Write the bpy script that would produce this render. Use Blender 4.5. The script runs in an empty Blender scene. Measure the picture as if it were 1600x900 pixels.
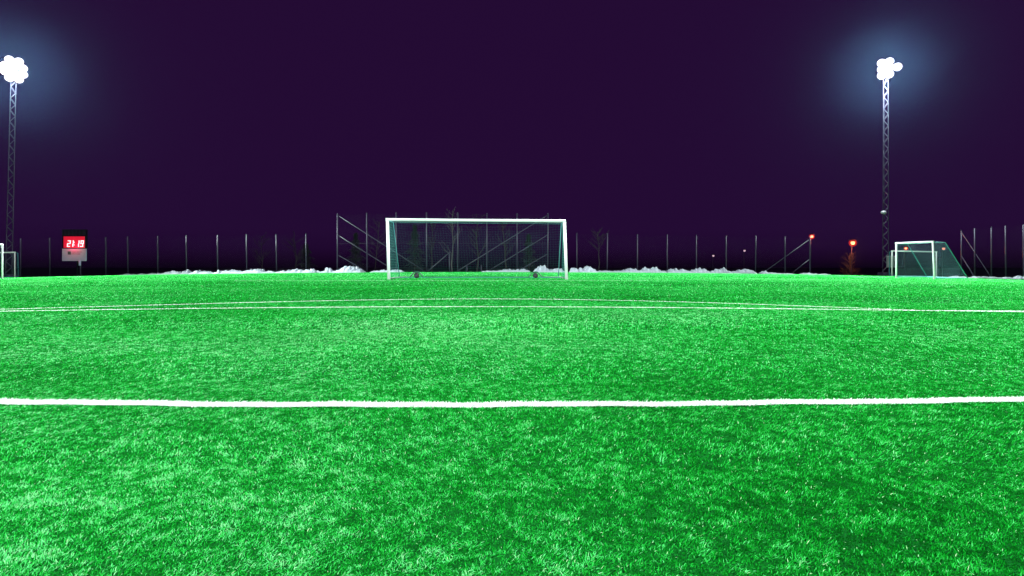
import bpy, math, random
import numpy as np
from mathutils import Vector, Matrix, noise

random.seed(7)
RNG = np.random.default_rng(7)
sc = bpy.context.scene
COL = sc.collection

# ------------------------------------------------------------------ camera
F = 908.0          # focal length in photo pixels (photo 1600 wide)
HZ = 416.0         # horizon row
CH = 0.55          # camera height
cam = bpy.data.cameras.new("camera")
cam.sensor_width = 36.0
cam.lens = 36.0 * F / 1600.0
cam.shift_y = -(450.0 - HZ) / 1600.0
cam.clip_start = 0.05
cam.clip_end = 4000
camo = bpy.data.objects.new("camera", cam)
camo.location = (0, 0, CH)
camo.rotation_euler = (math.radians(90), 0, 0)
COL.objects.link(camo)
sc.camera = camo

CROWN, CX0 = 0.0003, -2.0
def sstep(a, b, x):
    t = np.clip((np.asarray(x, float) - a) / (b - a), 0, 1)
    return t * t * (3 - 2 * t)
def gz(x, y):
    """height of the crowned pitch"""
    x = np.asarray(x, float); y = np.asarray(y, float)
    return -CROWN * np.minimum((x - CX0) ** 2, 55.0 ** 2) + CROWN * CX0 ** 2 + 0.08 * sstep(26, 48, y)
def g(x, y): return float(gz(x, y))
def X(px, d): return (px - 800.0) / F * d
def Z(py, d): return CH + (HZ - py) / F * d
def gd(px, py):
    """distance at which the ground shows in a given pixel"""
    lo, hi = 0.5, 46.0
    for _ in range(50):
        m = (lo + hi) / 2
        if HZ + (CH - g(X(px, m), m)) / m * F > py: lo = m
        else: hi = m
    return (lo + hi) / 2

# ------------------------------------------------------------------ materials
def mat(name, color, rough=0.6, metal=0.0, var=0.12, scale=8.0, spec=0.5, bump=0.0, emit=None, estr=0.0):
    m = bpy.data.materials.new(name); m.use_nodes = True
    nt = m.node_tree; b = nt.nodes["Principled BSDF"]
    tc = nt.nodes.new("ShaderNodeTexCoord")
    n = nt.nodes.new("ShaderNodeTexNoise"); n.inputs["Scale"].default_value = scale; n.inputs["Detail"].default_value = 4
    nt.links.new(tc.outputs["Object"], n.inputs["Vector"])
    r = nt.nodes.new("ShaderNodeValToRGB")
    r.color_ramp.elements[0].position = 0.3; r.color_ramp.elements[1].position = 0.7
    r.color_ramp.elements[0].color = [c * (1 - var) for c in color] + [1]
    r.color_ramp.elements[1].color = [min(1, c * (1 + var)) for c in color] + [1]
    nt.links.new(n.outputs["Fac"], r.inputs["Fac"])
    nt.links.new(r.outputs["Color"], b.inputs["Base Color"])
    b.inputs["Roughness"].default_value = rough; b.inputs["Metallic"].default_value = metal
    b.inputs["Specular IOR Level"].default_value = spec
    if bump:
        bn = nt.nodes.new("ShaderNodeBump"); bn.inputs["Strength"].default_value = bump
        nt.links.new(n.outputs["Fac"], bn.inputs["Height"]); nt.links.new(bn.outputs["Normal"], b.inputs["Normal"])
    if emit:
        b.inputs["Emission Color"].default_value = (*emit, 1); b.inputs["Emission Strength"].default_value = estr
    return m

M = {
    "white_paint": mat("white_paint", (0.60, 0.62, 0.62), 0.4, var=0.04, scale=3),
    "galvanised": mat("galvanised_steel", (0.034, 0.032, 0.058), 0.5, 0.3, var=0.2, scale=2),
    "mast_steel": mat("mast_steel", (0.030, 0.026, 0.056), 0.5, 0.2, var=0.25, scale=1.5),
    "wire": mat("fence_wire", (0.05, 0.055, 0.07), 0.5, 0.4, var=0.2),
    "net": mat("net_cord", (0.02, 0.17, 0.15), 0.8, var=0.1),
    "net_blue": mat("net_cord_pale", (0.03, 0.20, 0.23), 0.8, var=0.1),
    "green_metal": mat("dark_green_metal", (0.008, 0.07, 0.035), 0.5, var=0.1),
    "rubber": mat("black_rubber", (0.012, 0.012, 0.014), 0.7, var=0.2),
    "black_paint": mat("black_paint", (0.006, 0.0035, 0.010), 0.9, var=0.1, spec=0.03),
    "board": mat("white_board", (0.30, 0.33, 0.47), 0.5, var=0.05, scale=2),
    "ink": mat("red_grey_ink", (0.22, 0.10, 0.14), 0.6, var=0.05),
    "emblem": mat("dark_teal_emblem", (0.03, 0.08, 0.08), 0.6, var=0.1),
    "cabinet": mat("grey_cabinet", (0.16, 0.18, 0.18), 0.6, var=0.15, scale=2),
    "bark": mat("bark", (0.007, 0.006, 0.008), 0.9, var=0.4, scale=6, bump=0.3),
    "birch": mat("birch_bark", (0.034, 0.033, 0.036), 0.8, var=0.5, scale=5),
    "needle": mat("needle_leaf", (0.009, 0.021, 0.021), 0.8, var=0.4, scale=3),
    "snow": mat("snow", (0.31, 0.345, 0.40), 0.6, var=0.12, scale=5, bump=0.5),
    "dome": mat("pale_dome", (0.26, 0.26, 0.30), 0.4, var=0.05),
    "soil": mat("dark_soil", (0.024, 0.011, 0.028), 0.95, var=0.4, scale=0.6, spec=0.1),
    "lens": mat("floodlight_lens", (0.8, 0.8, 0.8), 0.2, emit=(0.97, 0.78, 0.98), estr=1.25),
    "red_bloom": mat("display_bloom", (0.10, 0.005, 0.01), 0.4, emit=(1.0, 0.012, 0.05), estr=0.62),
    "digit": mat("lit_digit", (0.5, 0.4, 0.4), 0.4, emit=(1.0, 0.62, 0.66), estr=1.5),
    "red_lamp": mat("red_lamp", (0.5, 0.1, 0.05), 0.4, emit=(1.0, 0.20, 0.12), estr=6.0),
    "orange_lamp": mat("orange_lamp", (0.5, 0.2, 0.1), 0.4, emit=(1.0, 0.27, 0.12), estr=6.0),
    "pink_lamp": mat("pink_lamp", (0.5, 0.3, 0.25), 0.4, emit=(1.0, 0.30, 0.22), estr=0.9),
    "pale_lamp": mat("pale_lamp", (0.5, 0.4, 0.45), 0.4, emit=(0.75, 0.52, 0.62), estr=0.75),
}

def turf_material():
    m = bpy.data.materials.new("turf_sheet"); m.use_nodes = True
    nt = m.node_tree; b = nt.nodes["Principled BSDF"]
    tc = nt.nodes.new("ShaderNodeTexCoord")
    n1 = nt.nodes.new("ShaderNodeTexNoise"); n1.inputs["Scale"].default_value = 26; n1.inputs["Detail"].default_value = 5
    n2 = nt.nodes.new("ShaderNodeTexNoise"); n2.inputs["Scale"].default_value = 0.35; n2.inputs["Detail"].default_value = 5
    n3 = nt.nodes.new("ShaderNodeTexNoise"); n3.inputs["Scale"].default_value = 60; n3.inputs["Detail"].default_value = 2
    for n in (n1, n2, n3): nt.links.new(tc.outputs["Object"], n.inputs["Vector"])
    r = nt.nodes.new("ShaderNodeValToRGB")
    r.color_ramp.elements[0].position = 0.3; r.color_ramp.elements[1].position = 0.72
    r.color_ramp.elements[0].color = (*TURF_DARK, 1); r.color_ramp.elements[1].color = (*TURF_LIGHT, 1)
    mx = nt.nodes.new("ShaderNodeMath"); mx.operation = 'MULTIPLY_ADD'; mx.inputs[1].default_value = 0.55
    nt.links.new(n2.outputs["Fac"], mx.inputs[0])
    m2 = nt.nodes.new("ShaderNodeMath"); m2.operation = 'MULTIPLY'; m2.inputs[1].default_value = 0.45
    nt.links.new(n1.outputs["Fac"], m2.inputs[0]); nt.links.new(m2.outputs[0], mx.inputs[2])
    nt.links.new(mx.outputs[0], r.inputs["Fac"]); nt.links.new(r.outputs["Color"], b.inputs["Base Color"])
    bn = nt.nodes.new("ShaderNodeBump"); bn.inputs["Strength"].default_value = 0.9; bn.inputs["Distance"].default_value = 0.03
    nt.links.new(n3.outputs["Fac"], bn.inputs["Height"]); nt.links.new(bn.outputs["Normal"], b.inputs["Normal"])
    b.inputs["Roughness"].default_value = 0.8; b.inputs["Specular IOR Level"].default_value = 0.0
    return m

TURF_DARK = (0.003, 0.05, 0.008)
TURF_LIGHT = (0.008, 0.14, 0.02)

def blade_material(name, stops, rough=0.38, spec=0.5, trans=0.25):
    m = bpy.data.materials.new(name); m.use_nodes = True
    nt = m.node_tree; b = nt.nodes["Principled BSDF"]
    a = nt.nodes.new("ShaderNodeAttribute"); a.attribute_name = "tone"
    r = nt.nodes.new("ShaderNodeValToRGB")
    el = r.color_ramp.elements
    el[0].position, el[0].color = stops[0][0], (*stops[0][1], 1)
    el[1].position, el[1].color = stops[-1][0], (*stops[-1][1], 1)
    for p, c in stops[1:-1]:
        e = el.new(p); e.color = (*c, 1)
    nt.links.new(a.outputs["Fac"], r.inputs["Fac"]); nt.links.new(r.outputs["Color"], b.inputs["Base Color"])
    b.inputs["Roughness"].default_value = rough; b.inputs["Specular IOR Level"].default_value = spec
    if trans:
        t = nt.nodes.new("ShaderNodeBsdfTranslucent"); nt.links.new(r.outputs["Color"], t.inputs["Color"])
        mix = nt.nodes.new("ShaderNodeMixShader"); mix.inputs[0].default_value = trans
        out = nt.nodes["Material Output"]
        nt.links.new(b.outputs[0], mix.inputs[1]); nt.links.new(t.outputs[0], mix.inputs[2]); nt.links.new(mix.outputs[0], out.inputs["Surface"])
    return m

# ------------------------------------------------------------------ mesh helpers
class MB:
    def __init__(s): s.v = []; s.f = []
    def add(s, vs, fs):
        k = len(s.v); s.v.extend([tuple(v) for v in vs]); s.f.extend([tuple(i + k for i in f) for f in fs])
    def box(s, c, size, rot=None, bev=0.0):
        c = Vector(c); hx, hy, hz = [q / 2 for q in size]; R = rot or Matrix.Identity(3)
        if bev <= 0:
            vs = [c + R @ Vector((x * hx, y * hy, z * hz)) for z in (-1, 1) for x, y in ((-1, -1), (1, -1), (1, 1), (-1, 1))]
            s.add(vs, [(3, 2, 1, 0), (4, 5, 6, 7), (0, 1, 5, 4), (1, 2, 6, 5), (2, 3, 7, 6), (3, 0, 4, 7)])
        else:
            ring = []
            for z, i in ((-hz, bev), (-hz + bev, 0), (hz - bev, 0), (hz, bev)):
                ring.append([c + R @ Vector((x, y, z)) for x, y in
                    ((-hx + bev, -hy + i), (hx - bev, -hy + i), (hx - i, -hy + bev), (hx - i, hy - bev), (hx - bev, hy - i), (-hx + bev, hy - i), (-hx + i, hy - bev), (-hx + i, -hy + bev))])
            vs = [p for r_ in ring for p in r_]; fs = [tuple(range(7, -1, -1)), tuple(range(24, 32))]
            for k in range(3):
                for j in range(8): fs.append((k * 8 + j, k * 8 + (j + 1) % 8, k * 8 + 8 + (j + 1) % 8, k * 8 + 8 + j))
            s.add(vs, fs)
    def tube(s, pts, r, n=8, r1=None, cap=True):
        pts = [Vector(p) for p in pts]; m = len(pts)
        vs = []; fs = []; prev = None
        for i, p in enumerate(pts):
            t = (pts[min(i + 1, m - 1)] - pts[max(i - 1, 0)]).normalized()
            if prev is None:
                a = t.orthogonal().normalized()
            else:
                a = (prev - t * prev.dot(t)).normalized()
            prev = a; bb = t.cross(a)
            rr = r if r1 is None else r + (r1 - r) * i / (m - 1)
            for k in range(n):
                an = 2 * math.pi * k / n
                vs.append(p + (a * math.cos(an) + bb * math.sin(an)) * rr)
        for i in range(m - 1):
            for k in range(n):
                fs.append((i * n + k, i * n + (k + 1) % n, (i + 1) * n + (k + 1) % n, (i + 1) * n + k))
        if cap and n > 3:
            fs.append(tuple(range(n - 1, -1, -1))); fs.append(tuple(range((m - 1) * n, m * n)))
        s.add(vs, fs)
    def lathe(s, c, prof, n=16, R=None):
        c = Vector(c); R = R or Matrix.Identity(3); vs = []; fs = []
        for r, z in prof:
            for k in range(n):
                an = 2 * math.pi * k / n
                vs.append(c + R @ Vector((r * math.cos(an), r * math.sin(an), z)))
        for i in range(len(prof) - 1):
            for k in range(n):
                fs.append((i * n + k, i * n + (k + 1) % n, (i + 1) * n + (k + 1) % n, (i + 1) * n + k))
        fs.append(tuple(range(n - 1, -1, -1))); fs.append(tuple(range((len(prof) - 1) * n, len(prof) * n)))
        s.add(vs, fs)
    def build(s, name, material, parent=None, smooth=False):
        """vertices are world coordinates; stored relative to the parents' origin"""
        off = Vector((0, 0, 0)); p = parent
        while p is not None: off += p.location; p = p.parent
        me = bpy.data.meshes.new(name)
        me.from_pydata([(v[0] - off.x, v[1] - off.y, v[2] - off.z) for v in s.v], [], s.f)
        me.materials.append(material)
        if smooth:
            me.polygons.foreach_set("use_smooth", [True] * len(me.polygons))
        o = bpy.data.objects.new(name, me); COL.objects.link(o)
        if parent is not None: o.parent = parent
        return o

def tag(o, label=None, cat=None, group=None, kind=None):
    if label: o["label"] = label
    if cat: o["category"] = cat
    if group: o["group"] = group
    if kind: o["kind"] = kind
    return o
def empty(name, loc, label, cat, group=None):
    o = bpy.data.objects.new(name, None); o.location = loc; o.empty_display_size = 0.3
    COL.objects.link(o); return tag(o, label, cat, group)

def mesh_np(name, verts, faces_flat, loop_total, material, tone=None, smooth=False):
    me = bpy.data.meshes.new(name)
    nv = len(verts); nf = len(loop_total); nl = len(faces_flat)
    me.vertices.add(nv); me.vertices.foreach_set("co", verts.astype(np.float32).ravel())
    me.loops.add(nl); me.loops.foreach_set("vertex_index", faces_flat.astype(np.int32))
    me.polygons.add(nf)
    st = np.zeros(nf, np.int32); st[1:] = np.cumsum(loop_total)[:-1]
    me.polygons.foreach_set("loop_start", st); me.polygons.foreach_set("loop_total", loop_total.astype(np.int32))
    if smooth: me.polygons.foreach_set("use_smooth", np.ones(nf, bool))
    if tone is not None:
        at = me.attributes.new("tone", 'FLOAT', 'POINT'); at.data.foreach_set("value", tone.astype(np.float32))
    me.materials.append(material); me.update(calc_edges=True)
    o = bpy.data.objects.new(name, me); COL.objects.link(o); return o

def grid_sheet(name, xs, ys, zfun, material):
    xs = np.asarray(xs, float); ys = np.asarray(ys, float)
    XX, YY = np.meshgrid(xs, ys)
    V = np.stack([XX.ravel(), YY.ravel(), zfun(XX, YY).ravel()], 1)
    nx, ny = len(xs), len(ys)
    i = (np.arange(ny - 1)[:, None] * nx + np.arange(nx - 1)[None, :]).ravel()
    Fq = np.stack([i, i + 1, i + nx + 1, i + nx], 1)
    return mesh_np(name, V, Fq.ravel(), np.full(len(Fq), 4), material, smooth=True)

# ------------------------------------------------------------------ ground
TX0, TX1, TY0, TY1 = -52.0, 50.5, -45.0, 49.3
def ground_z(x, y):
    base = gz(x, np.minimum(y, 50)) - 0.06
    out = np.maximum.reduce([TX0 + 1 - x, x - TX1 + 1, y - TY1 + 1, TY0 + 1 - y, np.zeros_like(x)])
    return base - 3.2 * sstep(1.0, 16.0, out)
def axis(a, b, step, far):
    core = np.arange(a, b + 1e-6, step)
    return np.concatenate([[-far, -far / 3, a - 60, a - 25, a - 12, a - 6, a - 3], core, [b + 3, b + 6, b + 12, b + 25, b + 60, far / 3, far]])
tag(grid_sheet("ground", axis(TX0, TX1, 2.0, 1800.0), axis(TY0, TY1, 2.0, 1800.0), ground_z, M["soil"]), kind="structure")
tag(grid_sheet("artificial_turf", np.linspace(TX0, TX1, 206), np.linspace(TY0, TY1, 190), gz, turf_material()), kind="structure")

# ------------------------------------------------------------------ pitch markings (rows measured in the photograph)
def line_from_pixels(pts, step=0.25):
    w = sorted((X(px, gd(px, py)), gd(px, py)) for px, py in pts)
    xs = np.array([a for a, _ in w]); ys = np.array([b for _, b in w])
    return xs, ys
LINES = [  # (pixel points, width, white blade length, x range)
    ([(-260, 622), (0, 628.5), (300, 631.5), (600, 634.5), (800, 634), (1000, 632.5), (1300, 628), (1600, 626.5), (1860, 622)], 0.072, 0.0098),
    ([(-200, 490), (0, 487), (300, 482.5), (600, 480), (800, 479.3), (1100, 482), (1440, 486), (1600, 487), (1800, 490)], 0.065, 0.010),
    ([(-120, 486.5), (0, 484), (200, 478), (400, 472.6), (600, 469), (760, 467.3), (1000, 470), (1200, 477), (1440, 485.5)], 0.068, 0.0095),
    ([(366, 439), (600, 438.6), (800, 438.6), (1012, 438.6)], 0.08, 0.008),
    ([(1440, 442.5), (1500, 442.8)], 0.06, 0.006),
]
LP = []
for pts, w, bl in LINES:
    xs, ys = line_from_pixels(pts)
    k = max(1, min(3, len(xs) - 1))
    co = np.polyfit(xs, ys, min(4, len(xs) - 1))
    ext = 8.0 if xs.max() - xs.min() > 3 and pts[0][0] < -50 else 0.0
    LP.append((co, xs.min(), xs.max(), w, bl, ext))
def yline(co, a, b, x): return np.polyval(co, np.clip(x, a, b))
def line_wobble(x): return 0.006 * np.sin(x * 7.1) + 0.004 * np.sin(x * 17.3 + 1)
def line_mask(x, y, grow=0.0):
    m = np.zeros(len(x), bool)
    for co, a, b, w, bl, ext in LP:
        yc = yline(co, a, b, x) + line_wobble(x)
        m |= (np.abs(y - yc) < w / 2 + grow) & (x > a - ext) & (x < b + ext)
    return m

# ------------------------------------------------------------------ grass blades
def vnoise(x, y, s, seed):
    """cheap smooth value noise"""
    r = np.random.default_rng(seed); T = r.random((256, 256))
    u = x * s + 1000.3; v = y * s + 1000.7
    iu = np.floor(u).astype(int); iv = np.floor(v).astype(int); fu = u - iu; fv = v - iv
    fu = fu * fu * (3 - 2 * fu); fv = fv * fv * (3 - 2 * fv)
    h = lambda a, b: T[a % 256, b % 256]
    return (h(iu, iv) * (1 - fu) + h(iu + 1, iv) * fu) * (1 - fv) + (h(iu, iv + 1) * (1 - fu) + h(iu + 1, iv + 1) * fu) * fv
def fbm(x, y, s, seed):
    return (vnoise(x, y, s, seed) + 0.5 * vnoise(x, y, s * 2.1, seed + 1) + 0.25 * vnoise(x, y, s * 4.3, seed + 2)) / 1.75

def make_blades(x, y, length, width, tone, upright):
    n = len(x)
    lay = fbm(x, y, 0.9, 11)                       # which way the pile has been brushed
    ang = (lay * 2 - 1) * 2.6 + RNG.normal(0, 0.9, n) + 0.6
    tilt = np.clip(RNG.normal(upright, 0.25, n), 0.10, 1.45)   # elevation of the lower half
    dx, dy = np.cos(ang), np.sin(ang)
    t2 = np.clip(tilt - RNG.uniform(0.2, 0.9, n), -0.15, 1.4)
    L1 = length * 0.55; L2 = length * 0.45
    p0 = np.stack([x, y, gz(x, y) + 0.001], 1)
    p1 = p0 + np.stack([dx * np.cos(tilt) * L1, dy * np.cos(tilt) * L1, np.sin(tilt) * L1], 1)
    p2 = p1 + np.stack([dx * np.cos(t2) * L2, dy * np.cos(t2) * L2, np.sin(t2) * L2], 1)
    tw = ang + math.pi / 2 + RNG.normal(0, 0.6, n)
    sx = np.stack([np.cos(tw), np.sin(tw), RNG.normal(0, 0.25, n)], 1) * (width / 2)[:, None]
    V = np.stack([p0 - sx, p0 + sx, p1 - sx * 0.9, p1 + sx * 0.9, p2 - sx * 0.35, p2 + sx * 0.35], 1)
    return V, tone
def pack(parts, name, material):
    V = np.concatenate([p[0] for p in parts]); tone = np.concatenate([p[1] for p in parts])
    n = len(V); base = (np.arange(n) * 6)[:, None]
    Fq = np.concatenate([base + np.array([[0, 1, 3, 2]]), base + np.array([[2, 3, 5, 4]])], 1)
    return mesh_np(name, V.reshape(-1, 3), Fq.ravel(), np.full(n * 2, 4), material, np.repeat(tone, 6), smooth=True)

def painted_light(x, y):
    """glare and far brightness painted into blade tone, with darker and random patches"""
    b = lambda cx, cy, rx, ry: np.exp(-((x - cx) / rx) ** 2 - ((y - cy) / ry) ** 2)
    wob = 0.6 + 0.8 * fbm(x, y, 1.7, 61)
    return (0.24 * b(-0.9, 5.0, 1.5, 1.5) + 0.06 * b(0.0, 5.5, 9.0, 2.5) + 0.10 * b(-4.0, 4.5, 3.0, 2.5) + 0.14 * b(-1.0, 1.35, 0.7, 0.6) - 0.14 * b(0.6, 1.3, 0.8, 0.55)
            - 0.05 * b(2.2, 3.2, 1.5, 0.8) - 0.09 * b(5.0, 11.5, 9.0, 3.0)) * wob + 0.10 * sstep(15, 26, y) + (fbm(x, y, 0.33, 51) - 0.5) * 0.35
BANDS = [  # d0, d1, blades per m2, blade width, blade length
    (0.55, 1.6, 100000, 0.0013, 0.0072),
    (1.6, 2.8, 42000, 0.0017, 0.0100),
    (2.8, 5.0, 16000, 0.0026, 0.0125),
    (5.0, 9.0, 5000, 0.0042, 0.018),
    (9.0, 16.0, 1300, 0.0075, 0.020),
    (16.0, 30.0, 330, 0.014, 0.024),
    (30.0, 48.9, 110, 0.024, 0.028),
]
green = []
for d0, d1, den, w, L in BANDS:
    h0, h1 = 0.94 * d0 + 2.4, 0.94 * d1 + 2.4
    n = int((h0 + h1) * (d1 - d0) * den)
    y = RNG.uniform(d0, d1, n); x = RNG.uniform(-h1, h1, n)
    k = np.abs(x) < 0.94 * y + 2.4
    x, y = x[k], y[k]
    k = (np.abs(x) < 0.94 * y + 0.45) | (RNG.random(len(x)) < 0.4)      # thinner, wider blades in the outer margin
    x, y = x[k], y[k]
    k = ~line_mask(x, y, 0.002) | (RNG.random(len(x)) < 0.10); x, y = x[k], y[k]; n = len(x)
    tuft = 0.5 * fbm(x, y, 16.0, 31) + 0.5 * vnoise(x, y, 55.0 if d1 < 6 else 30.0, 77)
    tuft = np.clip((tuft - 0.5) * 1.7 + 0.5, 0, 1)
    patch = fbm(x, y, 1.1, 41)
    ln = L * RNG.uniform(0.6, 1.25, n) * (0.55 + 0.85 * tuft)
    tone = np.clip(RNG.normal(0.44, 0.20, n) + (tuft - 0.5) * 0.62 + (patch - 0.5) * 0.34 + painted_light(x, y), 0, 0.93)
    pale = RNG.random(n) < 0.007
    tone[pale] = RNG.uniform(0.95, 1.0, pale.sum())
    up = 0.55 - (patch - 0.5) * 0.8
    green.append(make_blades(x, y, ln, w * RNG.uniform(0.7, 1.3, n) * np.where(np.abs(x) < 0.94 * y + 0.45, 1.0, 1.6), tone, up))
G_STOPS = [(0.0, (0.001, 0.055, 0.003)), (0.35, (0.003, 0.22, 0.012)), (0.62, (0.020, 0.42, 0.050)), (0.90, (0.115, 0.58, 0.20)), (1.0, (0.45, 0.65, 0.36))]  # mid and high stops hold the pile's sheen as colour
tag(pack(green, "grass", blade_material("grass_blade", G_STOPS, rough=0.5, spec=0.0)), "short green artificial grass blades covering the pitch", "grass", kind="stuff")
del green
W_STOPS = [(0.0, (0.30, 0.42, 0.32)), (0.25, (0.55, 0.60, 0.54)), (1.0, (0.80, 0.80, 0.78))]
WB = blade_material("white_blade", W_STOPS, rough=0.5, trans=0.15)
for co, a_, b_, w, bl, ext in LP:
    parts = []; a, b = a_ - ext, b_ + ext
    xs = np.linspace(a, b, 400); yc = yline(co, a_, b_, xs)
    for d0, d1, den, bw, L in BANDS:
        if d1 < yc.min() or d0 > yc.max(): continue
        den2 = den * 1.2
        n = int((b - a) * w * den2)
        x = RNG.uniform(a, b, n)
        x = np.clip(x, a, b); yy = yline(co, a_, b_, x) + line_wobble(x) + RNG.uniform(-w / 2, w / 2, n) + RNG.normal(0, 0.004, n)
        k = (yy >= d0) & (yy < d1); x, yy = x[k], yy[k]; n = len(x)
        if n == 0: continue
        parts.append(make_blades(x, yy, bl * RNG.uniform(0.6, 1.5, n), bw * 1.2 * RNG.uniform(0.8, 1.3, n), RNG.random(n), 0.95))
    # the backing under the white pile
    xs = np.linspace(a, b, 300); yc = yline(co, a_, b_, xs) + line_wobble(xs)
    ln = np.stack([xs, yc - w / 2, gz(xs, yc) + 0.004], 1); lf = np.stack([xs, yc + w / 2, gz(xs, yc) + 0.004], 1)
    V = np.concatenate([ln, lf]); m_ = len(xs); i = np.arange(m_ - 1)
    # a strip of wide short blades forms the backing, so the marking stays one mesh
    Vs = np.stack([ln[:-1], lf[:-1], (ln[:-1] + ln[1:]) / 2, (lf[:-1] + lf[1:]) / 2, ln[1:], lf[1:]], 1)
    parts.append((Vs, np.full(len(Vs), 0.5)))
    tag(pack(parts, "pitch_marking", WB), kind="structure")

# ------------------------------------------------------------------ goals
def lerp(a, b, t): return tuple(a[i] + (b[i] - a[i]) * t for i in range(3))
def net_panel(mb, a, b, c, d, cell, r, sag=0.0, bow=(0, 0, 0)):
    """cords over the quad a-b-c-d (a-b top edge, d-c bottom edge)"""
    A, B, C_, D = [Vector(p) for p in (a, b, c, d)]
    nu = max(2, int(((A - B).length + (D - C_).length) / 2 / cell)); nv = max(2, int(((A - D).length + (B - C_).length) / 2 / cell))
    bw = Vector(bow)
    def P(u, v):
        k = math.sin(math.pi * v) * math.sin(math.pi * min(1, max(0, u)))
        q = (A * (1 - u) + B * u) * (1 - v) + (D * (1 - u) + C_ * u) * v + bw * k
        q.z -= sag * math.sin(math.pi * u) * (1 - v)
        return q
    for i in range(nu + 1): mb.tube([P(i / nu, j / 6) for j in range(7)], r, 3, cap=False)
    for j in range(nv + 1): mb.tube([P(i / 8, j / nv) for i in range(9)], r, 3, cap=False)

def football_goal():
    d = 24.4; s = F / d
    xl, xr = X(607.6, d), X(885.4, d); hl = Z(343.2, d) - 0.0; hr = Z(345.3, d)
    dl, dr = X(605.3, d), X(881.8, d)
    zl, zr = g(xl, d), g(xr, d)
    cx = (xl + xr) / 2
    t = empty("football_goal", (cx, d, g(cx, d)), "large white full-size football goal standing on wheels in the middle of the pitch", "goal")
    for xb, xt, zb, zt in ((xl, dl, zl, hl), (xr, dr, zr, hr)):
        m = MB(); m.tube([(xb, d, zb), (xt, d, zt)], 0.061, 14); m.build("post", M["white_paint"], t, True)
    m = MB(); m.tube([(dl - 0.066, d, hl + 0.003), ((dl + dr) / 2, d, (hl + hr) / 2), (dr + 0.066, d, hr + 0.003)], 0.059, 14); m.build("crossbar", M["white_paint"], t, True)
    db = d + 2.25; dt = d + 0.95
    xbl, xbr = xl + 0.03, xr - 0.03
    # base frame: side rails and a rear rail that hoops over the wheels
    for x_ in (xbl, xbr):
        m = MB(); m.tube([(x_, d + 0.07, g(x_, d) + 0.05), (x_, db, g(x_, db) + 0.05)], 0.035, 8)
        m.build("side_rail", M["green_metal"], t, True)
    wheels = [X(651.0, db), X(836.5, db)]
    pts = [(xbl, db, g(xbl, db) + 0.05)]
    for wx in wheels:
        for k in range(9):
            an = math.pi * (1 - k / 8)
            pts.append((wx + 0.25 * math.cos(an) * (1.0 if abs(math.cos(an)) < .99 else 1.3), db, g(wx, db) + 0.05 + 0.24 * math.sin(an)))
    pts.append((xbr, db, g(xbr, db) + 0.05))
    m = MB(); m.tube(pts, 0.03, 8); m.build("rear_rail", M["green_metal"], t, True)
    for wx in wheels:
        m = MB(); z0 = g(wx, db) + 0.125
        R = Matrix.Rotation(math.radians(62), 3, 'Z') @ Matrix.Rotation(math.radians(90), 3, 'Y')
        m.lathe((wx, db - 0.02, z0), [(0.05, -0.06), (0.11, -0.06), (0.125, -0.03), (0.125, 0.03), (0.11, 0.06), (0.05, 0.06)], 20, R)
        w_ = m.build("wheel", M["rubber"], t, True)
        m = MB(); m.lathe((wx, db - 0.02, z0), [(0.045, -0.07), (0.045, 0.07)], 12, R); m.build("hub", M["galvanised"], w_, True)
    # net supports
    for x_, xt, h in ((xl, dl, hl), (xr, dr, hr)):
        m = MB()
        x2 = xt + (0.05 if x_ == xl else -0.05)
        m.tube([(xt, d + 0.05, h - 0.03), (x2, dt, h - 0.05), (x2 + (0.02 if x_ == xl else -0.02), db, g(x_, db) + 0.08)], 0.018, 8)
        m.build("net_support", M["net_blue"], t, True)
    m = MB()
    tl, tr = (dl + 0.05, dt, hl - 0.06), (dr - 0.05, dt, hr - 0.06)
    bl, br = (xbl, db, g(xbl, db) + 0.04), (xbr, db, g(xbr, db) + 0.04)
    net_panel(m, (dl, d + .06, hl - .04), (dr, d + .06, hr - .04), tr, tl, 0.12, 0.0016, 0.05)
    net_panel(m, tl, tr, br, bl, 0.12, 0.0011, 0.16)
    for xb, xt, h in ((xl, dl, hl), (xr, dr, hr)):
        net_panel(m, (xt, d + .06, h - .04), (xt, dt, h - .06), (xb, db, g(xb, db) + .04), (xb, d + .06, g(xb, d) + .04), 0.12, 0.0028)
    # slack cord bundle lying along the rear rail
    m.tube([(xbl + (xbr - xbl) * k / 40, db - 0.05 + 0.03 * math.sin(k * 1.7), g(xbl + (xbr - xbl) * k / 40, db) + 0.035) for k in range(41)], 0.018, 5)
    m.build("net", M["net"], t)

football_goal()

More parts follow.
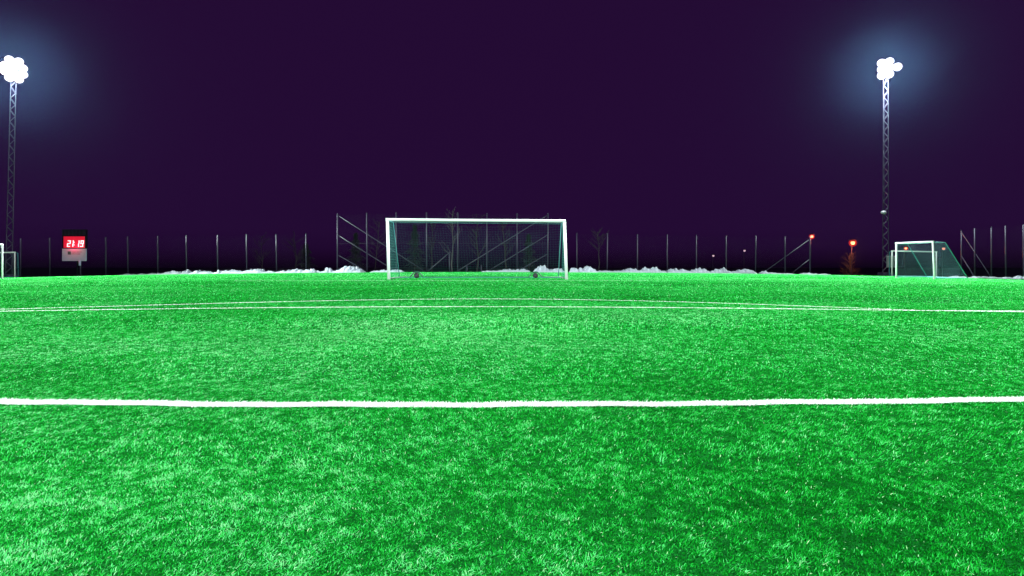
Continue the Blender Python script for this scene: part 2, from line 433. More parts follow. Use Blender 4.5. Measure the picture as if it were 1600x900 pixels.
def training_goal(mouth_near, mouth_far, height, back, base_depth, top_depth, label, group, netmat, lean=0.0, r=0.05):
    """goal whose mouth runs between two ground points; back = unit vector (x,y) behind the mouth"""
    (x0, y0), (x1, y1) = mouth_near, mouth_far
    c = ((x0 + x1) / 2, (y0 + y1) / 2)
    t = empty("training_goal", (c[0], c[1], g(*c)), label, "goal", group)
    bx, by = back
    for i, (x_, y_) in enumerate(((x0, y0), (x1, y1))):
        m = MB(); m.tube([(x_, y_, g(x_, y_)), (x_ + lean * (1 if i == 0 else 0), y_, g(x_, y_) + height)], r, 12); m.build("post", M["white_paint"], t, True)
    e = Vector((x1 - x0, y1 - y0, 0)).normalized() * r
    m = MB(); m.tube([(x0 + lean - e.x, y0 - e.y, g(x0, y0) + height + .003), (x1 + e.x, y1 + e.y, g(x1, y1) + height + .003)], r * 0.97, 12); m.build("crossbar", M["white_paint"], t, True)
    nets = []
    m = MB()
    for i, (x_, y_) in enumerate(((x0, y0), (x1, y1))):
        z = g(x_, y_); xt = x_ + (lean if i == 0 else 0)
        P = [(xt + bx * .04, y_ + by * .04, z + height - .02), (xt + bx * top_depth, y_ + by * top_depth, z + height - .05), (x_ + bx * base_depth, y_ + by * base_depth, z + .05), (x_ + bx * .04, y_ + by * .04, z + .05)]
        nets.append(P); m.tube(P[:3], 0.024, 8); m.tube([P[3], P[2]], 0.024, 8)
    m.tube([nets[0][2], nets[1][2]], 0.024, 8)
    m.build("net_frame", M["net_blue"], t, True)
    m = MB(); A, B = nets
    for P in nets: net_panel(m, P[0], P[1], P[2], P[3], 0.10, 0.0014)
    net_panel(m, A[0], B[0], B[1], A[1], 0.10, 0.0017, 0.03)
    net_panel(m, A[1], B[1], B[2], A[2], 0.10, 0.0014, 0.1)
    m.build("net", netmat, t)
    return t

GG = "small white training goals parked beside the pitch"
dN = 33.4; dFar = 36.4
training_goal((X(1460, dN), dN), (X(1400.5, dFar), dFar), 2.15, (1, 0.02), 1.95, 0.72,
              "white training goal with slanting teal net, nearer of two at the right", GG, M["net_blue"], lean=-0.09)
dS = 44.5
training_goal((X(1393.8, dS), dS), (X(1463, dS), dS), 1.93, (0, 1), 0.32, 0.28,
              "low white goal frame facing the camera, half hidden behind the right-hand teal netted goal", GG, M["net"], r=0.045)
dN = 32.6; dFar = 35.6
training_goal((X(-58, dN), dN), (X(3.5, dFar), dFar), 2.10, (-1, 0.02), 1.95, 0.72,
              "white training goal cut off by the left picture edge", GG, M["net_blue"], lean=0.09)
training_goal((X(-48, dS), dS), (X(23, dS), dS), 1.93, (0, 1), 0.32, 0.28,
              "low white goal frame at the left edge, right behind the cut-off netted goal", GG, M["net"], r=0.045)

# ------------------------------------------------------------------ fences
FD = 47.8
def wire_mesh(mb, p0, p1, h, pitch, r):
    """diagonal wire between two ground points"""
    A, B = Vector((p0[0], p0[1], 0)), Vector((p1[0], p1[1], 0)); L = (B - A).length; e = (B - A) / L
    def pt(s, z):
        q = A + e * s; return (q.x, q.y, g(q.x, q.y) + z)
    k = -h
    while k < L:
        s0, z0, s1, z1 = k, 0.05, k + h, h
        if s0 < 0: z0 -= s0; s0 = 0
        if s1 > L: z1 -= (s1 - L); s1 = L
        if s1 - s0 > 0.05:
            mb.tube([pt(s0, z0), pt(s1, z1)], r, 3, cap=False)
            mb.tube([pt(s0, h + .05 - z0), pt(s1, h + .05 - z1)], r, 3, cap=False)
        k += pitch
def fence(name, posts, braces, label, cat, group, pitch, wires=(), pr=0.045, tension=True):
    """posts: (x, y, top z)"""
    xs = [p[0] for p in posts]; mid = posts[len(posts) // 2]
    t = empty(name, (mid[0], mid[1], g(mid[0], mid[1])), label, cat, group)
    for x_, y_, z_ in posts:
        m = MB(); m.tube([(x_, y_, g(x_, y_) - 0.03), (x_ + random.uniform(-.03, .03), y_, z_)], pr, 8); m.lathe((x_, y_, z_), [(pr * 1.1, -.02), (pr * 1.1, .015), (.01, .03)], 8)
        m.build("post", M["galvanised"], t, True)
    for a, b in braces:
        m = MB(); m.tube([a, b], pr * 0.72, 7); m.build("brace", M["galvanised"], t, True)
    m = MB()
    for a, b in zip(posts[:-1], posts[1:]):
        h = min(a[2] - g(a[0], a[1]), b[2] - g(b[0], b[1])) - 0.06
        wire_mesh(m, (a[0], a[1] + 0.05), (b[0], b[1] + 0.05), h, pitch, 0.0009)
        for f in wires:
            m.tube([(a[0], a[1] + .05, g(a[0], a[1]) + h * f), (b[0], b[1] + .05, g(b[0], b[1]) + h * f)], 0.006, 4)
    m.build("wire_netting", M["wire"], t)
    return t

def fp(px, py, d=FD): return (X(px, d), d, Z(py, d))
FG = "galvanised wire fences around the pitch"
lowL = [fp(px, py) for px, py in ((-62, 375), (-15, 374), (32, 373), (78, 372), (121, 371.5), (165.5, 371), (200, 370), (246.5, 369), (291.5, 368), (340, 367.5), (385.5, 367), (432, 366.5), (478.3, 365))]
fence("wire_fence", lowL, [], "low wire fence with slim grey posts running left from behind the goal past the scoreboard", "fence", FG, 0.2, wires=())
tall = [fp(px, py) for px, py in ((527, 334), (573.5, 333), (619.3, 332.5), (666.5, 332.5), (715, 332.5), (760.7, 333.5), (808, 333.8), (855.7, 333.5))]
def gp(px, d=FD, dz=0.05): return (X(px, d), d, g(X(px, d), d) + dz)
tb = [(fp(527, 336), gp(664)), (fp(527, 367), gp(619)), (fp(527, 398), gp(573)),
      (fp(855.5, 336), gp(714)), (fp(855.5, 367), gp(762)), (fp(855.5, 397), gp(808)), (fp(702, 394.5), gp(668))]
tb = [((a[0], a[1] + .075, a[2]), (b[0], b[1] + .075, b[2])) for a, b in tb]
tallf = fence("ball_stop_fence", tall, tb, "tall wire ball-stop fence with long diagonal braces directly behind the large goal", "fence", FG, 0.17, wires=(0.5,), pr=0.05)
for px, py in ((702.5, 393), (729.5, 414.5), (752, 414)):
    m = MB(); p = fp(px, py, FD - 0.12); m.tube([(p[0], p[1], g(p[0], p[1]) - .03), p], 0.055, 8); m.build("short_post", M["galvanised"], tallf, True)
lowR = [fp(px, py) for px, py in ((901.5, 364.5), (948.7, 365), (996, 366.5), (1042.7, 367), (1088.3, 367.5), (1134.8, 368.5), (1180.6, 369), (1226.8, 370), (1265.5, 369))]
rb = [(fp(1264.5, 375), gp(1192)), (fp(1264.5, 406), gp(1237))]
rb = [((a[0], a[1] + .075, a[2]), (b[0], b[1] + .075, b[2])) for a, b in rb]
fence("wire_fence", lowR, rb, "low wire fence right of the goal ending in a braced post under the red lamp", "fence", FG, 0.2, wires=())
sd = [(1502, 360, 63.0), (1523, 357, 60.7), (1549, 355, 58.4), (1571.6, 353.3, 56.4), (1599.6, 351.5, 54.2), (1632, 350, 52.0)]
sp_ = []
for px, py, d in sd:
    dd = d * 0.78; sp_.append((X(px, dd), dd, Z(py, dd)))
side_b = [((sp_[0][0], sp_[0][1] + .02, sp_[0][2] - .1), (sp_[2][0], sp_[2][1], g(sp_[2][0], sp_[2][1]) + .05)),
          ((sp_[0][0], sp_[0][1] + .02, Z(399, sp_[0][1])), (sp_[1][0], sp_[1][1], g(sp_[1][0], sp_[1][1]) + .05))]
fence("ball_stop_fence", sp_, side_b, "tall wire fence with two steep braces at the right picture edge", "fence", FG, 0.25, wires=())

# ------------------------------------------------------------------ floodlight masts
def floodlight_mast(base, top_xy, ztop, aim, lamps, label, power, spill=0, angle=110):
    bx, by = base; bz = g(bx, by)
    t = empty("floodlight_mast", (bx, by, bz), label, "floodlight", "lattice floodlight masts around the pitch")
    H = ztop - bz
    def C(z): k = (z - bz) / H; return Vector((bx + (top_xy[0] - bx) * k, by + (top_xy[1] - by) * k, z))
    def hw(z): k = (z - bz) / H; return 0.21 * (1 - k) + 0.165 * k
    m = MB()
    ya = math.atan2(aim[1] - by, aim[0] - bx) + math.pi / 2          # one side of the lattice faces the pitch
    rot = lambda u, v: (u * math.cos(ya) - v * math.sin(ya), u * math.sin(ya) + v * math.cos(ya))
    corners = [rot(u, v) for u, v in ((-1, -1), (1, -1), (1, 1), (-1, 1))]
    m.box((bx, by, bz + 0.12), (0.9, 0.9, 0.3), bev=0.03)
    for cx, cy in corners:
        m.tube([C(bz) + Vector((cx * hw(bz), cy * hw(bz), 0)), C(ztop) + Vector((cx * hw(ztop), cy * hw(ztop), 0))], 0.02, 6)
    z = bz + 0.4; k = 0
    while z < ztop - 0.5:
        z2 = z + 0.5
        for i in range(4):
            a, b = corners[i], corners[(i + 1) % 4]
            if (k % 2) != (i >= 2): a, b = b, a
            m.tube([C(z) + Vector((a[0] * hw(z), a[1] * hw(z), 0)), C(z2) + Vector((b[0] * hw(z2), b[1] * hw(z2), 0))], 0.024, 5)
        z = z2; k += 1
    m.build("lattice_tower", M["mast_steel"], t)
    top = C(ztop)
    aimv = (Vector(aim) - top); fw = Vector((aimv.x, aimv.y, 0)).normalized(); sd_ = Vector((-fw.y, fw.x, 0)) * -1
    # lamp rig: a frame of cross bars facing the pitch
    m = MB()
    us = [l[0] for l in lamps]; vs = sorted({l[1] for l in lamps})
    for v in vs:
        row = [l[0] for l in lamps if l[1] == v]
        m.tube([top + sd_ * (min(row + [0]) - .3) + Vector((0, 0, v)), top + sd_ * (max(row + [0]) + .3) + Vector((0, 0, v))], 0.03, 6)
    m.tube([top + Vector((0, 0, -1.2)), top + Vector((0, 0, max(vs) + .3))], 0.06, 8)
    m.build("lamp_rig", M["mast_steel"], t)
    dn = math.radians(28)
    f3 = (fw * math.cos(dn) + Vector((0, 0, -math.sin(dn)))).normalized()
    upv = sd_.cross(f3) * -1
    if upv.z < 0: upv = -upv
    R = Matrix((sd_, upv, -f3)).transposed()
    if R.determinant() < 0: R = Matrix((-sd_, upv, -f3)).transposed()
    for u, v in lamps:
        c = top + sd_ * u + Vector((0, 0, v)) + f3 * 0.30
        Rf = R @ Matrix.Rotation(random.uniform(-.12, .12), 3, 'Y') @ Matrix.Rotation(random.uniform(-.08, .08), 3, 'X')
        m = MB(); m.lathe(c, [(0.10, 0.30), (0.13, 0.16), (0.24, 0.04), (0.34, -0.08), (0.355, -0.10)], 20, Rf)
        fl = m.build("floodlight", M["mast_steel"], t, True)
        m = MB(); m.lathe(c, [(0.345, -0.103), (0.27, -0.14), (0.08, -0.16)], 20, Rf); m.build("lens", M["lens"], fl, True)
    L = bpy.data.lights.new("floodlight_beam", 'SPOT'); L.energy = power; L.color = (0.86, 1.0, 0.97)
    L.spot_size = math.radians(angle); L.spot_blend = 0.35; L.shadow_soft_size = 0.5
    lo = bpy.data.objects.new("floodlight_beam", L); COL.objects.link(lo)
    lp = top + f3 * 1.1
    lo.location = lp
    lo.rotation_euler = (Vector(aim) - lp).to_track_quat('-Z', 'Y').to_euler()
    if spill:
        L2 = bpy.data.lights.new("floodlight_spill", 'POINT'); L2.energy = spill; L2.color = (0.86, 1.0, 0.97); L2.shadow_soft_size = 0.5
        l2 = bpy.data.objects.new("floodlight_spill", L2); COL.objects.link(l2); l2.location = top + f3 * 1.3
    return t, C

LM_ = [(-0.28, 0.62), (0.28, 0.62), (-0.28, 0.08), (0.28, 0.08), (-0.28, -0.46), (0.28, -0.46)]
P_FAR, P_BACK = 420000.0, 222000.0
dM = 50.0
tR, CR = floodlight_mast((X(1384, dM), dM), (X(1384.3, dM), dM), Z(107, dM), (4, 14, 0), LM_ + [(-0.86, 0.05)],
    "tall lattice floodlight mast with blazing lamps on the right side, behind the training goals", P_FAR, spill=26000, angle=86)
# dome lamp, drop cable and switch cabinet on the right mast
zd = Z(333, dM); xd = X(1376.5, dM)
m = MB(); m.lathe((xd, dM - 0.35, zd), [(0.03, -0.14), (0.17, -0.10), (0.23, 0.0), (0.20, 0.10), (0.10, 0.16), (0.02, 0.18)], 14); m.build("dome_lamp", M["dome"], tR, True)
m = MB(); m.tube([(xd, dM - 0.35, zd - .1), (xd + .08, dM - .3, zd - .5), (X(1381.5, dM), dM - .27, zd - .55)], 0.025, 6); m.build("bracket", M["mast_steel"], tR)
m = MB(); m.tube([(X(1379.2, dM), dM - .27, Z(150, dM)), (X(1378.8, dM), dM - .3, zd + .2), (xd + .03, dM - .33, zd + .12)], 0.014, 5); m.build("cable", M["mast_steel"], tR)
m = MB(); m.box((X(1385.5, dM), dM - .52, (Z(400, dM) + Z(418, dM)) / 2), (0.56, 0.3, 0.99), bev=0.02); m.build("switch_cabinet", M["cabinet"], tR)
tL, CL_ = floodlight_mast((X(13.3, dM), dM), (X(21.5, dM), dM), Z(106, dM), (-8, 14, 0), [(-.3, .72), (.3, .72), (-.58, .2), (0, .2), (.58, .2), (-.58, -.34), (0, -.34), (.58, -.34), (-.3, -.82), (.3, -.82), (1.05, -.2)],
    "tall lattice floodlight mast with blazing lamps at the left picture edge", P_FAR, spill=7000, angle=86)
for sx, lab in ((-1, "floodlight mast behind the camera on the left side of the pitch"), (1, "floodlight mast behind the camera on the right side of the pitch")):
    floodlight_mast((sx * 38.0, -26.0), (sx * 38.0, -26.0), 17.5, (sx * -8.0, 14, 0), LM_, lab, P_BACK, angle=70)

# ------------------------------------------------------------------ scoreboard
def scoreboard():
    d = 47.0; s = F / d
    xa, xb = X(97.5, d), X(135, d); xc = (xa + xb) / 2; w = xb - xa
    zc0, zc1 = Z(388.2, d), Z(358.5, d); zb0, zb1 = Z(407.8, d), Z(388.6, d)
    xp = X(125, d)
    t = empty("scoreboard", (xp, d, g(xp, d)), "scoreboard with glowing red time digits above a white panel on one post", "scoreboard")
    m = MB(); m.tube([(xp, d + .05, g(xp, d) - .03), (xp, d + .05, zb0 + 0.3)], 0.055, 10); m.build("post", M["galvanised"], t, True)
    m = MB(); m.tube([(xp, d - .03, zb0 - .38), (xp + .01, d - .03, zb0 + .05)], 0.09, 10); m.build("sleeve", M["board"], t, True)
    m = MB(); m.box((xc, d + .06, (zc0 + zc1) / 2), (w, 0.22, zc1 - zc0), bev=0.02); cab = m.build("cabinet", M["black_paint"], t)
    m = MB(); nb = 17
    for k in range(nb): m.box((xa + 0.08 + (w - .16) * k / (nb - 1), d - .055, (Z(359.5, d) + Z(368, d)) / 2), (0.018, 0.012, Z(359.5, d) - Z(368, d)))
    m.build("grille", M["galvanised"], cab)
    rz0, rz1 = Z(387.2, d), Z(369.5, d)
    m = MB(); m.box((xc + .03, d - .06, (rz0 + rz1) / 2), (w * 0.88, 0.02, rz1 - rz0), bev=0.005); disp = m.build("display", M["red_bloom"], t)  # red bloom of the digits, given to the backing as its own glow
    # seven-segment time
    SEG = {'2': "abged", '1': "bc", '9': "abcdfg"}
    zb_, zt_ = Z(385.8, d), Z(375.6, d); hh = zt_ - zb_; ww = 0.25; th = 0.078
    def seg(mm, x0, k):
        y = d - .08; zm = (zb_ + zt_) / 2
        H_ = {'a': (x0 + ww / 2, zt_ - th / 2, ww, th), 'g': (x0 + ww / 2, zm, ww, th), 'd': (x0 + ww / 2, zb_ + th / 2, ww, th),
              'f': (x0 + th / 2, zm + hh / 4, th, hh / 2), 'b': (x0 + ww - th / 2, zm + hh / 4, th, hh / 2),
              'e': (x0 + th / 2, zm - hh / 4, th, hh / 2), 'c': (x0 + ww - th / 2, zm - hh / 4, th, hh / 2)}
        cx_, cz_, sw, sh = H_[k]; mm.box((cx_ + (cz_ - zb_) * 0.16, y - 0.002 * "abcdefg".index(k), cz_), (sw, 0.016, sh))
    for ch, px in (('2', 105.6), ('1', 110.5), ('1', 119.4), ('9', 126.0)):
        m = MB()
        for k in SEG[ch]: seg(m, X(px, d), k)
        m.build("digit", M["digit"], disp)
    for f in (0.3, 0.7):
        m = MB(); m.box((X(117.0, d), d - .08, zb_ + hh * f), (0.075, 0.016, 0.075)); m.build("colon_dot", M["digit"], disp)
    L = bpy.data.lights.new("display_glow", 'POINT'); L.energy = 45; L.color = (1, .03, .08); L.shadow_soft_size = 0.15
    lo = bpy.data.objects.new("display_glow", L); COL.objects.link(lo); lo.location = (xc, d - .5, rz0 + .1)
    m = MB(); m.box((xc, d, (zb0 + zb1) / 2), (w, 0.08, zb1 - zb0), bev=0.01); pan = m.build("panel", M["board"], t)
    m = MB(); cx_, cz_ = X(109, d), Z(395.3, d)
    m.box((cx_, d - .045, cz_), (0.25, 0.012, 0.26)); m.build("emblem", M["emblem"], pan)
    m = MB(); rr = random.Random(3)
    for row, (z_, x0, x1) in enumerate(((Z(393.8, d), 112.0, 129.0), (Z(396.7, d), 112.0, 125.0))):
        x_ = X(x0, d)
        while x_ < X(x1, d):
            lw = rr.uniform(.03, .06)
            m.box((x_ + lw / 2, d - .045, z_ + rr.uniform(-.01, .01)), (lw, 0.01, rr.uniform(.05, .09))); x_ += lw + rr.choice((.02, .02, .05))
    m.build("lettering", M["ink"], pan)
scoreboard()

# ------------------------------------------------------------------ snow
def snow_patch(name, px0, px1, heaps, d, depth, seed, base_h=0.0):
    """a lumpy bank over pixel range px0..px1; heaps: (px, height m, half width px)"""
    x0, x1 = X(px0, d), X(px1, d)
    nx = max(8, int((x1 - x0) / 0.035)); ny = 22
    xs = np.linspace(x0, x1, nx); ys = np.linspace(d - depth / 2, d + depth / 2, ny)
    XX, YY = np.meshgrid(xs, ys)
    env = np.sin(np.pi * np.linspace(0, 1, ny))[:, None] ** 0.6
    Hh = np.full((ny, nx), base_h)
    for px, h, hwp in heaps:
        cx, rw = X(px, d), hwp / F * d
        Hh = np.maximum(Hh, h * np.clip(1 - ((XX - cx) / rw) ** 2, 0, 1) ** 0.8)
    rough = fbm(XX.ravel(), YY.ravel(), 2.2, seed).reshape(ny, nx); lump = vnoise(XX.ravel(), YY.ravel(), 6.0, seed + 5).reshape(ny, nx)
    chunk = vnoise(XX.ravel(), YY.ravel(), 11.0, seed + 9).reshape(ny, nx)
    Hh = Hh * 0.88 * (0.14 + 0.95 * rough + 0.6 * (lump - .35) + 0.5 * (chunk - .4)) * env
    Hh *= np.minimum(1, np.minimum(np.arange(nx), nx - 1 - np.arange(nx)) / 4.0)[None, :]
    ZZ = gz(XX, YY) + np.where(Hh > 0.03, Hh, -0.03)
    Vv = np.stack([XX.ravel(), YY.ravel(), ZZ.ravel()], 1)
    i = (np.arange(ny - 1)[:, None] * nx + np.arange(nx - 1)[None, :]).ravel()
    Fq = np.stack([i, i + 1, i + nx + 1, i + nx], 1)
    return mesh_np(name, Vv, Fq.ravel(), np.full(len(Fq), 4), M["snow"], smooth=True)
SD = 47.15
SN = "ploughed snow heaps along the fence"
tag(snow_patch("snow_heap", 520, 572, [(548, 0.62, 22), (560, 0.55, 9), (532, 0.30, 14), (540, .5, 12)], SD - 0.75, 1.3, 3), "largest lumpy snow heap, at the left end of the tall fence under its braces", "snow heap", SN)
tag(snow_patch("snow_heap", 828, 884, [(846, 0.62, 13), (858, 0.45, 22), (873, 0.42, 10)], SD - 0.75, 1.3, 8), "jagged snow heap seen through the net inside the right goal post", "snow heap", SN)
tag(snow_patch("snow_heap", 889, 935, [(919, 0.56, 9), (898, 0.42, 10), (907, .38, 9), (926, .30, 9)], SD - 0.75, 1.2, 13), "snow heap with a raised peak just right of the large goal", "snow heap", SN)
tag(snow_patch("snow_heap", 506, 522, [(514, 0.50, 9)], SD - 0.7, 0.9, 19), "small pointed snow heap just left of the tall fence", "snow heap", SN)
tag(snow_patch("snow_heap", 472, 498, [(484, 0.42, 11)], SD - 0.7, 1.0, 23), "rounded snow heap at the foot of the last low post left of the tall fence", "snow heap", SN)
small = [(200, .14, 14), (222, .12, 8), (245, .22, 15), (268, .36, 18), (292, .50, 7), (313, .34, 18), (322, .30, 10), (350, .38, 18), (366, .34, 14), (390, .36, 14), (404, .42, 14), (418, .25, 14), (440, .25, 9), (462, .36, 18), (500, .18, 30),
         (590, .2, 12), (600, .26, 14), (620, .26, 12), (770, .2, 20), (795, .30, 20), (815, .34, 14), (945, .18, 20), (963, .2, 10), (980, .36, 14), (992, .40, 9), (1010, .42, 20), (1024, .46, 14), (1032, .34, 10), (1052, .42, 12), (1066, .40, 10), (1078, .3, 10), (1088, .46, 14), (1100, .34, 12), (1118, .36, 14), (1132, .50, 10), (1148, .34, 12), (1158, .44, 12), (1170, .38, 12), (1194, .32, 7), (1206, .16, 12), (1225, .1, 18), (1262, .16, 12), (1280, .12, 20)]
tag(snow_patch("snow", 185, 1310, small, SD, 0.9, 29), "thin ragged bank of ploughed snow along the foot of the fence", "snow", kind="stuff")
tag(snow_patch("snow", 1480, 1680, [(1500, .14, 18), (1527, .24, 12), (1545, .16, 30), (1575, .16, 30), (1592, .26, 12), (1620, .24, 30), (1650, .3, 30)], 41.0, 0.9, 37), "low strip of snow below the side fence at the right edge", "snow", kind="stuff")

# ------------------------------------------------------------------ trees beyond the fence
def bare_tree(px, d, h, label, birch=False, r=0.09, seed=1, nb=16, light=False):
    rr = random.Random(seed); x = X(px, d); zb = float(ground_z(np.array([x]), np.array([d]))[0])
    t = empty("bare_tree", (x, d, zb), label, "tree", "bare trees beyond the fence")
    top = zb + h; bend = [rr.uniform(-.12, .12) for _ in range(6)]
    tr = [(x + sum(bend[:k]), d + rr.uniform(-.05, .05), zb - 0.1 + (h + .1) * k / 6) for k in range(7)]
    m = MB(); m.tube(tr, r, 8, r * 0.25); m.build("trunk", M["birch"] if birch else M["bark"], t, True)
    m = MB()
    for i in range(nb):
        k = rr.uniform(0.3, 0.97); q = k * 6; i0 = min(5, int(q)); p = Vector(tr[i0]).lerp(Vector(tr[i0 + 1]), q - i0)
        an = rr.uniform(0, 6.28); L = (1 - k) * h * 0.32 + rr.uniform(.3, .9); el = rr.uniform(.5, 1.1)
        dv = Vector((math.cos(an) * math.cos(el), math.sin(an) * math.cos(el), math.sin(el)))
        e1 = p + dv * L * .5; e2 = e1 + (dv + Vector((rr.uniform(-.3, .3), rr.uniform(-.3, .3), .1))).normalized() * L * .5
        m.tube([p, e1, e2], r * 0.3, 5, 0.008)
        for _ in range(5):
            a = p.lerp(e1, rr.uniform(.4, 1)) if rr.random() < .5 else e1.lerp(e2, rr.random())
            dv2 = (dv + Vector((rr.uniform(-.8, .8), rr.uniform(-.8, .8), rr.uniform(-.2, .6)))).normalized()
            m.tube([a, a + dv2 * L * rr.uniform(.2, .45)], 0.012, 4, 0.005)
    m.build("crown", M["birch"] if birch else M["bark"], t)
    return t
bare_tree(707, 51.5, 5.6, "thin pale birch standing behind the goal net just left of centre", True, 0.07, 1)
bare_tree(744, 52.5, 5.2, "slender dark bare tree behind the goal between two tall fence posts, right of the birch", r=0.09, seed=2)
bare_tree(676, 53.0, 5.0, "slender bare tree behind the goal, left of the pale birch", r=0.06, seed=3)
bare_tree(792, 53.0, 5.2, "bare tree behind the right half of the goal net", r=0.08, seed=4)
bare_tree(586, 52.0, 4.8, "thin bare sapling behind the tall fence just left of the goal post", r=0.05, seed=5)
bare_tree(460, 53.0, 4.2, "thin bare sapling behind the low fence between its last two posts left of the goal", r=0.05, seed=6)
bare_tree(412, 54.0, 4.2, "thin bare sapling behind the low fence, farthest left of the saplings", r=0.05, seed=7)
bare_tree(936, 53.0, 4.2, "thin bare sapling behind the low fence right of the goal", r=0.05, seed=8)
bare_tree(1330, 86.0, 6.6, "bare tree lit red by the orange street lamp in front of it", r=0.12, seed=9, nb=40)

def conifer(px, d, h, w, label, seed):
    rr = random.Random(seed); x = X(px, d); zb = float(ground_z(np.array([x]), np.array([d]))[0])
    t = empty("conifer", (x, d, zb), label, "tree", "dark conifers beyond the fence")
    m = MB(); m.tube([(x, d, zb - .1), (x, d, zb + h)], 0.12, 7, 0.02); m.build("trunk", M["bark"], t, True)
    vs = []; fs = []
    for i in range(2600):
        k = rr.random() ** 0.8; rad = w * (1 - k) ** 0.85 * rr.uniform(.25, 1.0) * (0.75 + 0.35 * math.sin(k * 40)); an = rr.uniform(0, 6.283)
        p = Vector((x + rad * math.cos(an), d + rad * math.sin(an), zb + 0.3 + (h - .3) * k - rad * .25))
        dv = Vector((math.cos(an), math.sin(an), -.35)).normalized() * rr.uniform(.15, .34); sv = Vector((-math.sin(an), math.cos(an), rr.uniform(-.4, .4))) * 0.035
        n0 = len(vs); vs += [p - sv, p + sv, p + dv]; fs.append((n0, n0 + 1, n0 + 2))
    m = MB(); m.add(vs, fs); m.build("crown", M["needle"], t)
conifer(648, 53.5, 5.0, 1.5, "dark conifer seen through the left half of the goal net", 1)
conifer(556, 55.0, 4.8, 1.6, "dark conifer behind the tall fence left of the goal", 2)
conifer(478, 56.0, 4.2, 1.8, "dark conifer behind the low fence left of the tall fence", 3)
conifer(826, 56.0, 5.0, 1.5, "dark conifer behind the right post of the goal", 4)

# ------------------------------------------------------------------ distant lamps
HALO = bpy.data.materials.new("red_halo_shell"); HALO.use_nodes = True  # see-through red emission imitating the halo around a lamp
_nt = HALO.node_tree; _nt.nodes.remove(_nt.nodes["Principled BSDF"])
_t = _nt.nodes.new("ShaderNodeBsdfTransparent"); _e = _nt.nodes.new("ShaderNodeEmission"); _m = _nt.nodes.new("ShaderNodeMixShader")
_e.inputs["Color"].default_value = (1.0, 0.045, 0.03, 1); _e.inputs["Strength"].default_value = 0.8; _m.inputs[0].default_value = 0.4
_nt.links.new(_t.outputs[0], _m.inputs[1]); _nt.links.new(_e.outputs[0], _m.inputs[2]); _nt.links.new(_m.outputs[0], _nt.nodes["Material Output"].inputs["Surface"])
def street_lamp(px, py, d, size, material, label, watts=0, color=(1, .2, .1)):
    x = X(px, d); z = Z(py, d); zb = float(ground_z(np.array([x]), np.array([d]))[0])
    t = empty("street_lamp", (x, d, zb), label, "street lamp", "distant street lamps beyond the pitch")
    m = MB(); m.tube([(x, d + .3, zb - .1), (x, d + .3, z + size * .8), (x, d + .05, z + size * 1.1)], 0.06, 8, 0.04); m.build("pole", M["mast_steel"], t, True)
    m = MB(); m.lathe((x, d, z + size * .75), [(size * .9, -0.02), (size * .75, 0.08), (size * .2, .14)], 14); m.build("lamp_cap", M["black_paint"], t, True)
    gl = [(size * .35, -size * .95), (size * .8, -size * .6), (size, 0), (size * .85, size * .55), (size * .5, size * .72)]
    if watts:
        m = MB(); m.lathe((x, d, z), gl, 16); gb = m.build("glow_globe", HALO, t, True)  # oversized shell added as the lamp's halo, around the real bulb
        m = MB(); m.lathe((x, d, z), [(a * .52, b * .52) for a, b in gl], 14); m.build("bulb", material, gb, True)
    else:
        m = MB(); m.lathe((x, d, z), gl, 16); m.build("glow_globe", material, t, True)
    if watts:
        L = bpy.data.lights.new("lamp_light", 'POINT'); L.energy = watts; L.color = color; L.shadow_soft_size = size * 1.2
        o = bpy.data.objects.new("lamp_light", L); COL.objects.link(o); o.location = (x, d - size * 1.6, z - size * .6)
street_lamp(1268.5, 369.5, 74.0, 0.34, M["red_lamp"], "red glowing street lamp above the end post of the low right fence", 2500)
street_lamp(1332.5, 379.5, 84.0, 0.54, M["orange_lamp"], "bright orange-red street lamp among bare branches, right of the fence end", 6500, (1, .22, .07))
street_lamp(1415.5, 388.0, 92.0, 0.32, M["orange_lamp"], "faint red street lamp seen through the mouth of the right training goal", 150)
street_lamp(1474.5, 388.5, 92.0, 0.22, M["pink_lamp"], "faint pink street lamp seen through the side net of the right training goal")
street_lamp(1163.3, 391.7, 110.0, 0.20, M["pale_lamp"], "tiny pale distant lamp, higher of two behind the low right fence")
street_lamp(1114.6, 399.6, 120.0, 0.22, M["pale_lamp"], "tiny pale distant lamp, lower of two behind the low right fence")

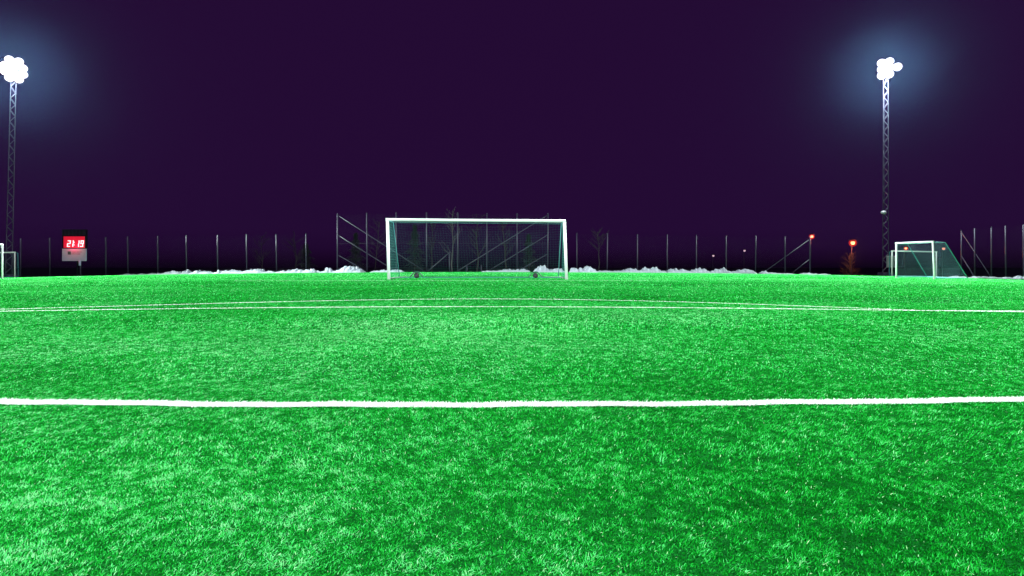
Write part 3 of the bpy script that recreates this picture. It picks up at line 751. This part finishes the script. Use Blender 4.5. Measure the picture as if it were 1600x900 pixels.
# ------------------------------------------------------------------ haze
HAZE = 0.00002
m = MB(); m.box((0, 150, 10), (700, 700, 40))
hz = m.build("haze", None or bpy.data.materials.new("haze_air")); tag(hz, kind="stuff")
hm = hz.data.materials[0]; hm.use_nodes = True; nt = hm.node_tree
for n in list(nt.nodes):
    if n.type != 'OUTPUT_MATERIAL': nt.nodes.remove(n)
pv = nt.nodes.new("ShaderNodeVolumePrincipled"); pv.inputs["Density"].default_value = HAZE
pv.inputs["Color"].default_value = (0.24, 0.52, 1.0, 1); pv.inputs["Anisotropy"].default_value = 0.985
nt.links.new(pv.outputs[0], nt.nodes["Material Output"].inputs["Volume"])

# ------------------------------------------------------------------ night sky
w = bpy.data.worlds.new("World"); sc.world = w; w.use_nodes = True; nt = w.node_tree
bg = nt.nodes["Background"]
tc = nt.nodes.new("ShaderNodeTexCoord"); sx = nt.nodes.new("ShaderNodeSeparateXYZ"); rp = nt.nodes.new("ShaderNodeValToRGB")
nt.links.new(tc.outputs["Generated"], sx.inputs[0]); nt.links.new(sx.outputs["Z"], rp.inputs["Fac"])
e = rp.color_ramp.elements
e[0].position = 0.0; e[0].color = (0.0040, 0.0008, 0.0075, 1)
e[1].position = 1.0; e[1].color = (0.0160, 0.0032, 0.0310, 1)
for p, c in ((0.012, (0.0085, 0.0014, 0.0155)), (0.03, (0.0140, 0.0026, 0.0270)), (0.06, (0.0172, 0.0034, 0.0330)), (0.4, (0.0174, 0.0035, 0.0335))):
    q = e.new(p); q.color = (*c, 1)
nt.links.new(rp.outputs["Color"], bg.inputs["Color"]); bg.inputs["Strength"].default_value = 1.0

# ------------------------------------------------------------------ render settings
sc.view_settings.view_transform = 'Standard'; sc.view_settings.look = 'None'
sc.view_settings.exposure = 0.0; sc.view_settings.gamma = 1.0; sc.view_settings.use_curve_mapping = False
c = sc.cycles
c.use_denoising = True
c.denoising_prefilter = 'ACCURATE'; c.denoising_input_passes = 'RGB_ALBEDO_NORMAL'
c.max_bounces = 5; c.diffuse_bounces = 2; c.glossy_bounces = 2; c.transmission_bounces = 2; c.volume_bounces = 0; c.transparent_max_bounces = 8
c.sample_clamp_direct = 12.0; c.sample_clamp_indirect = 4.0
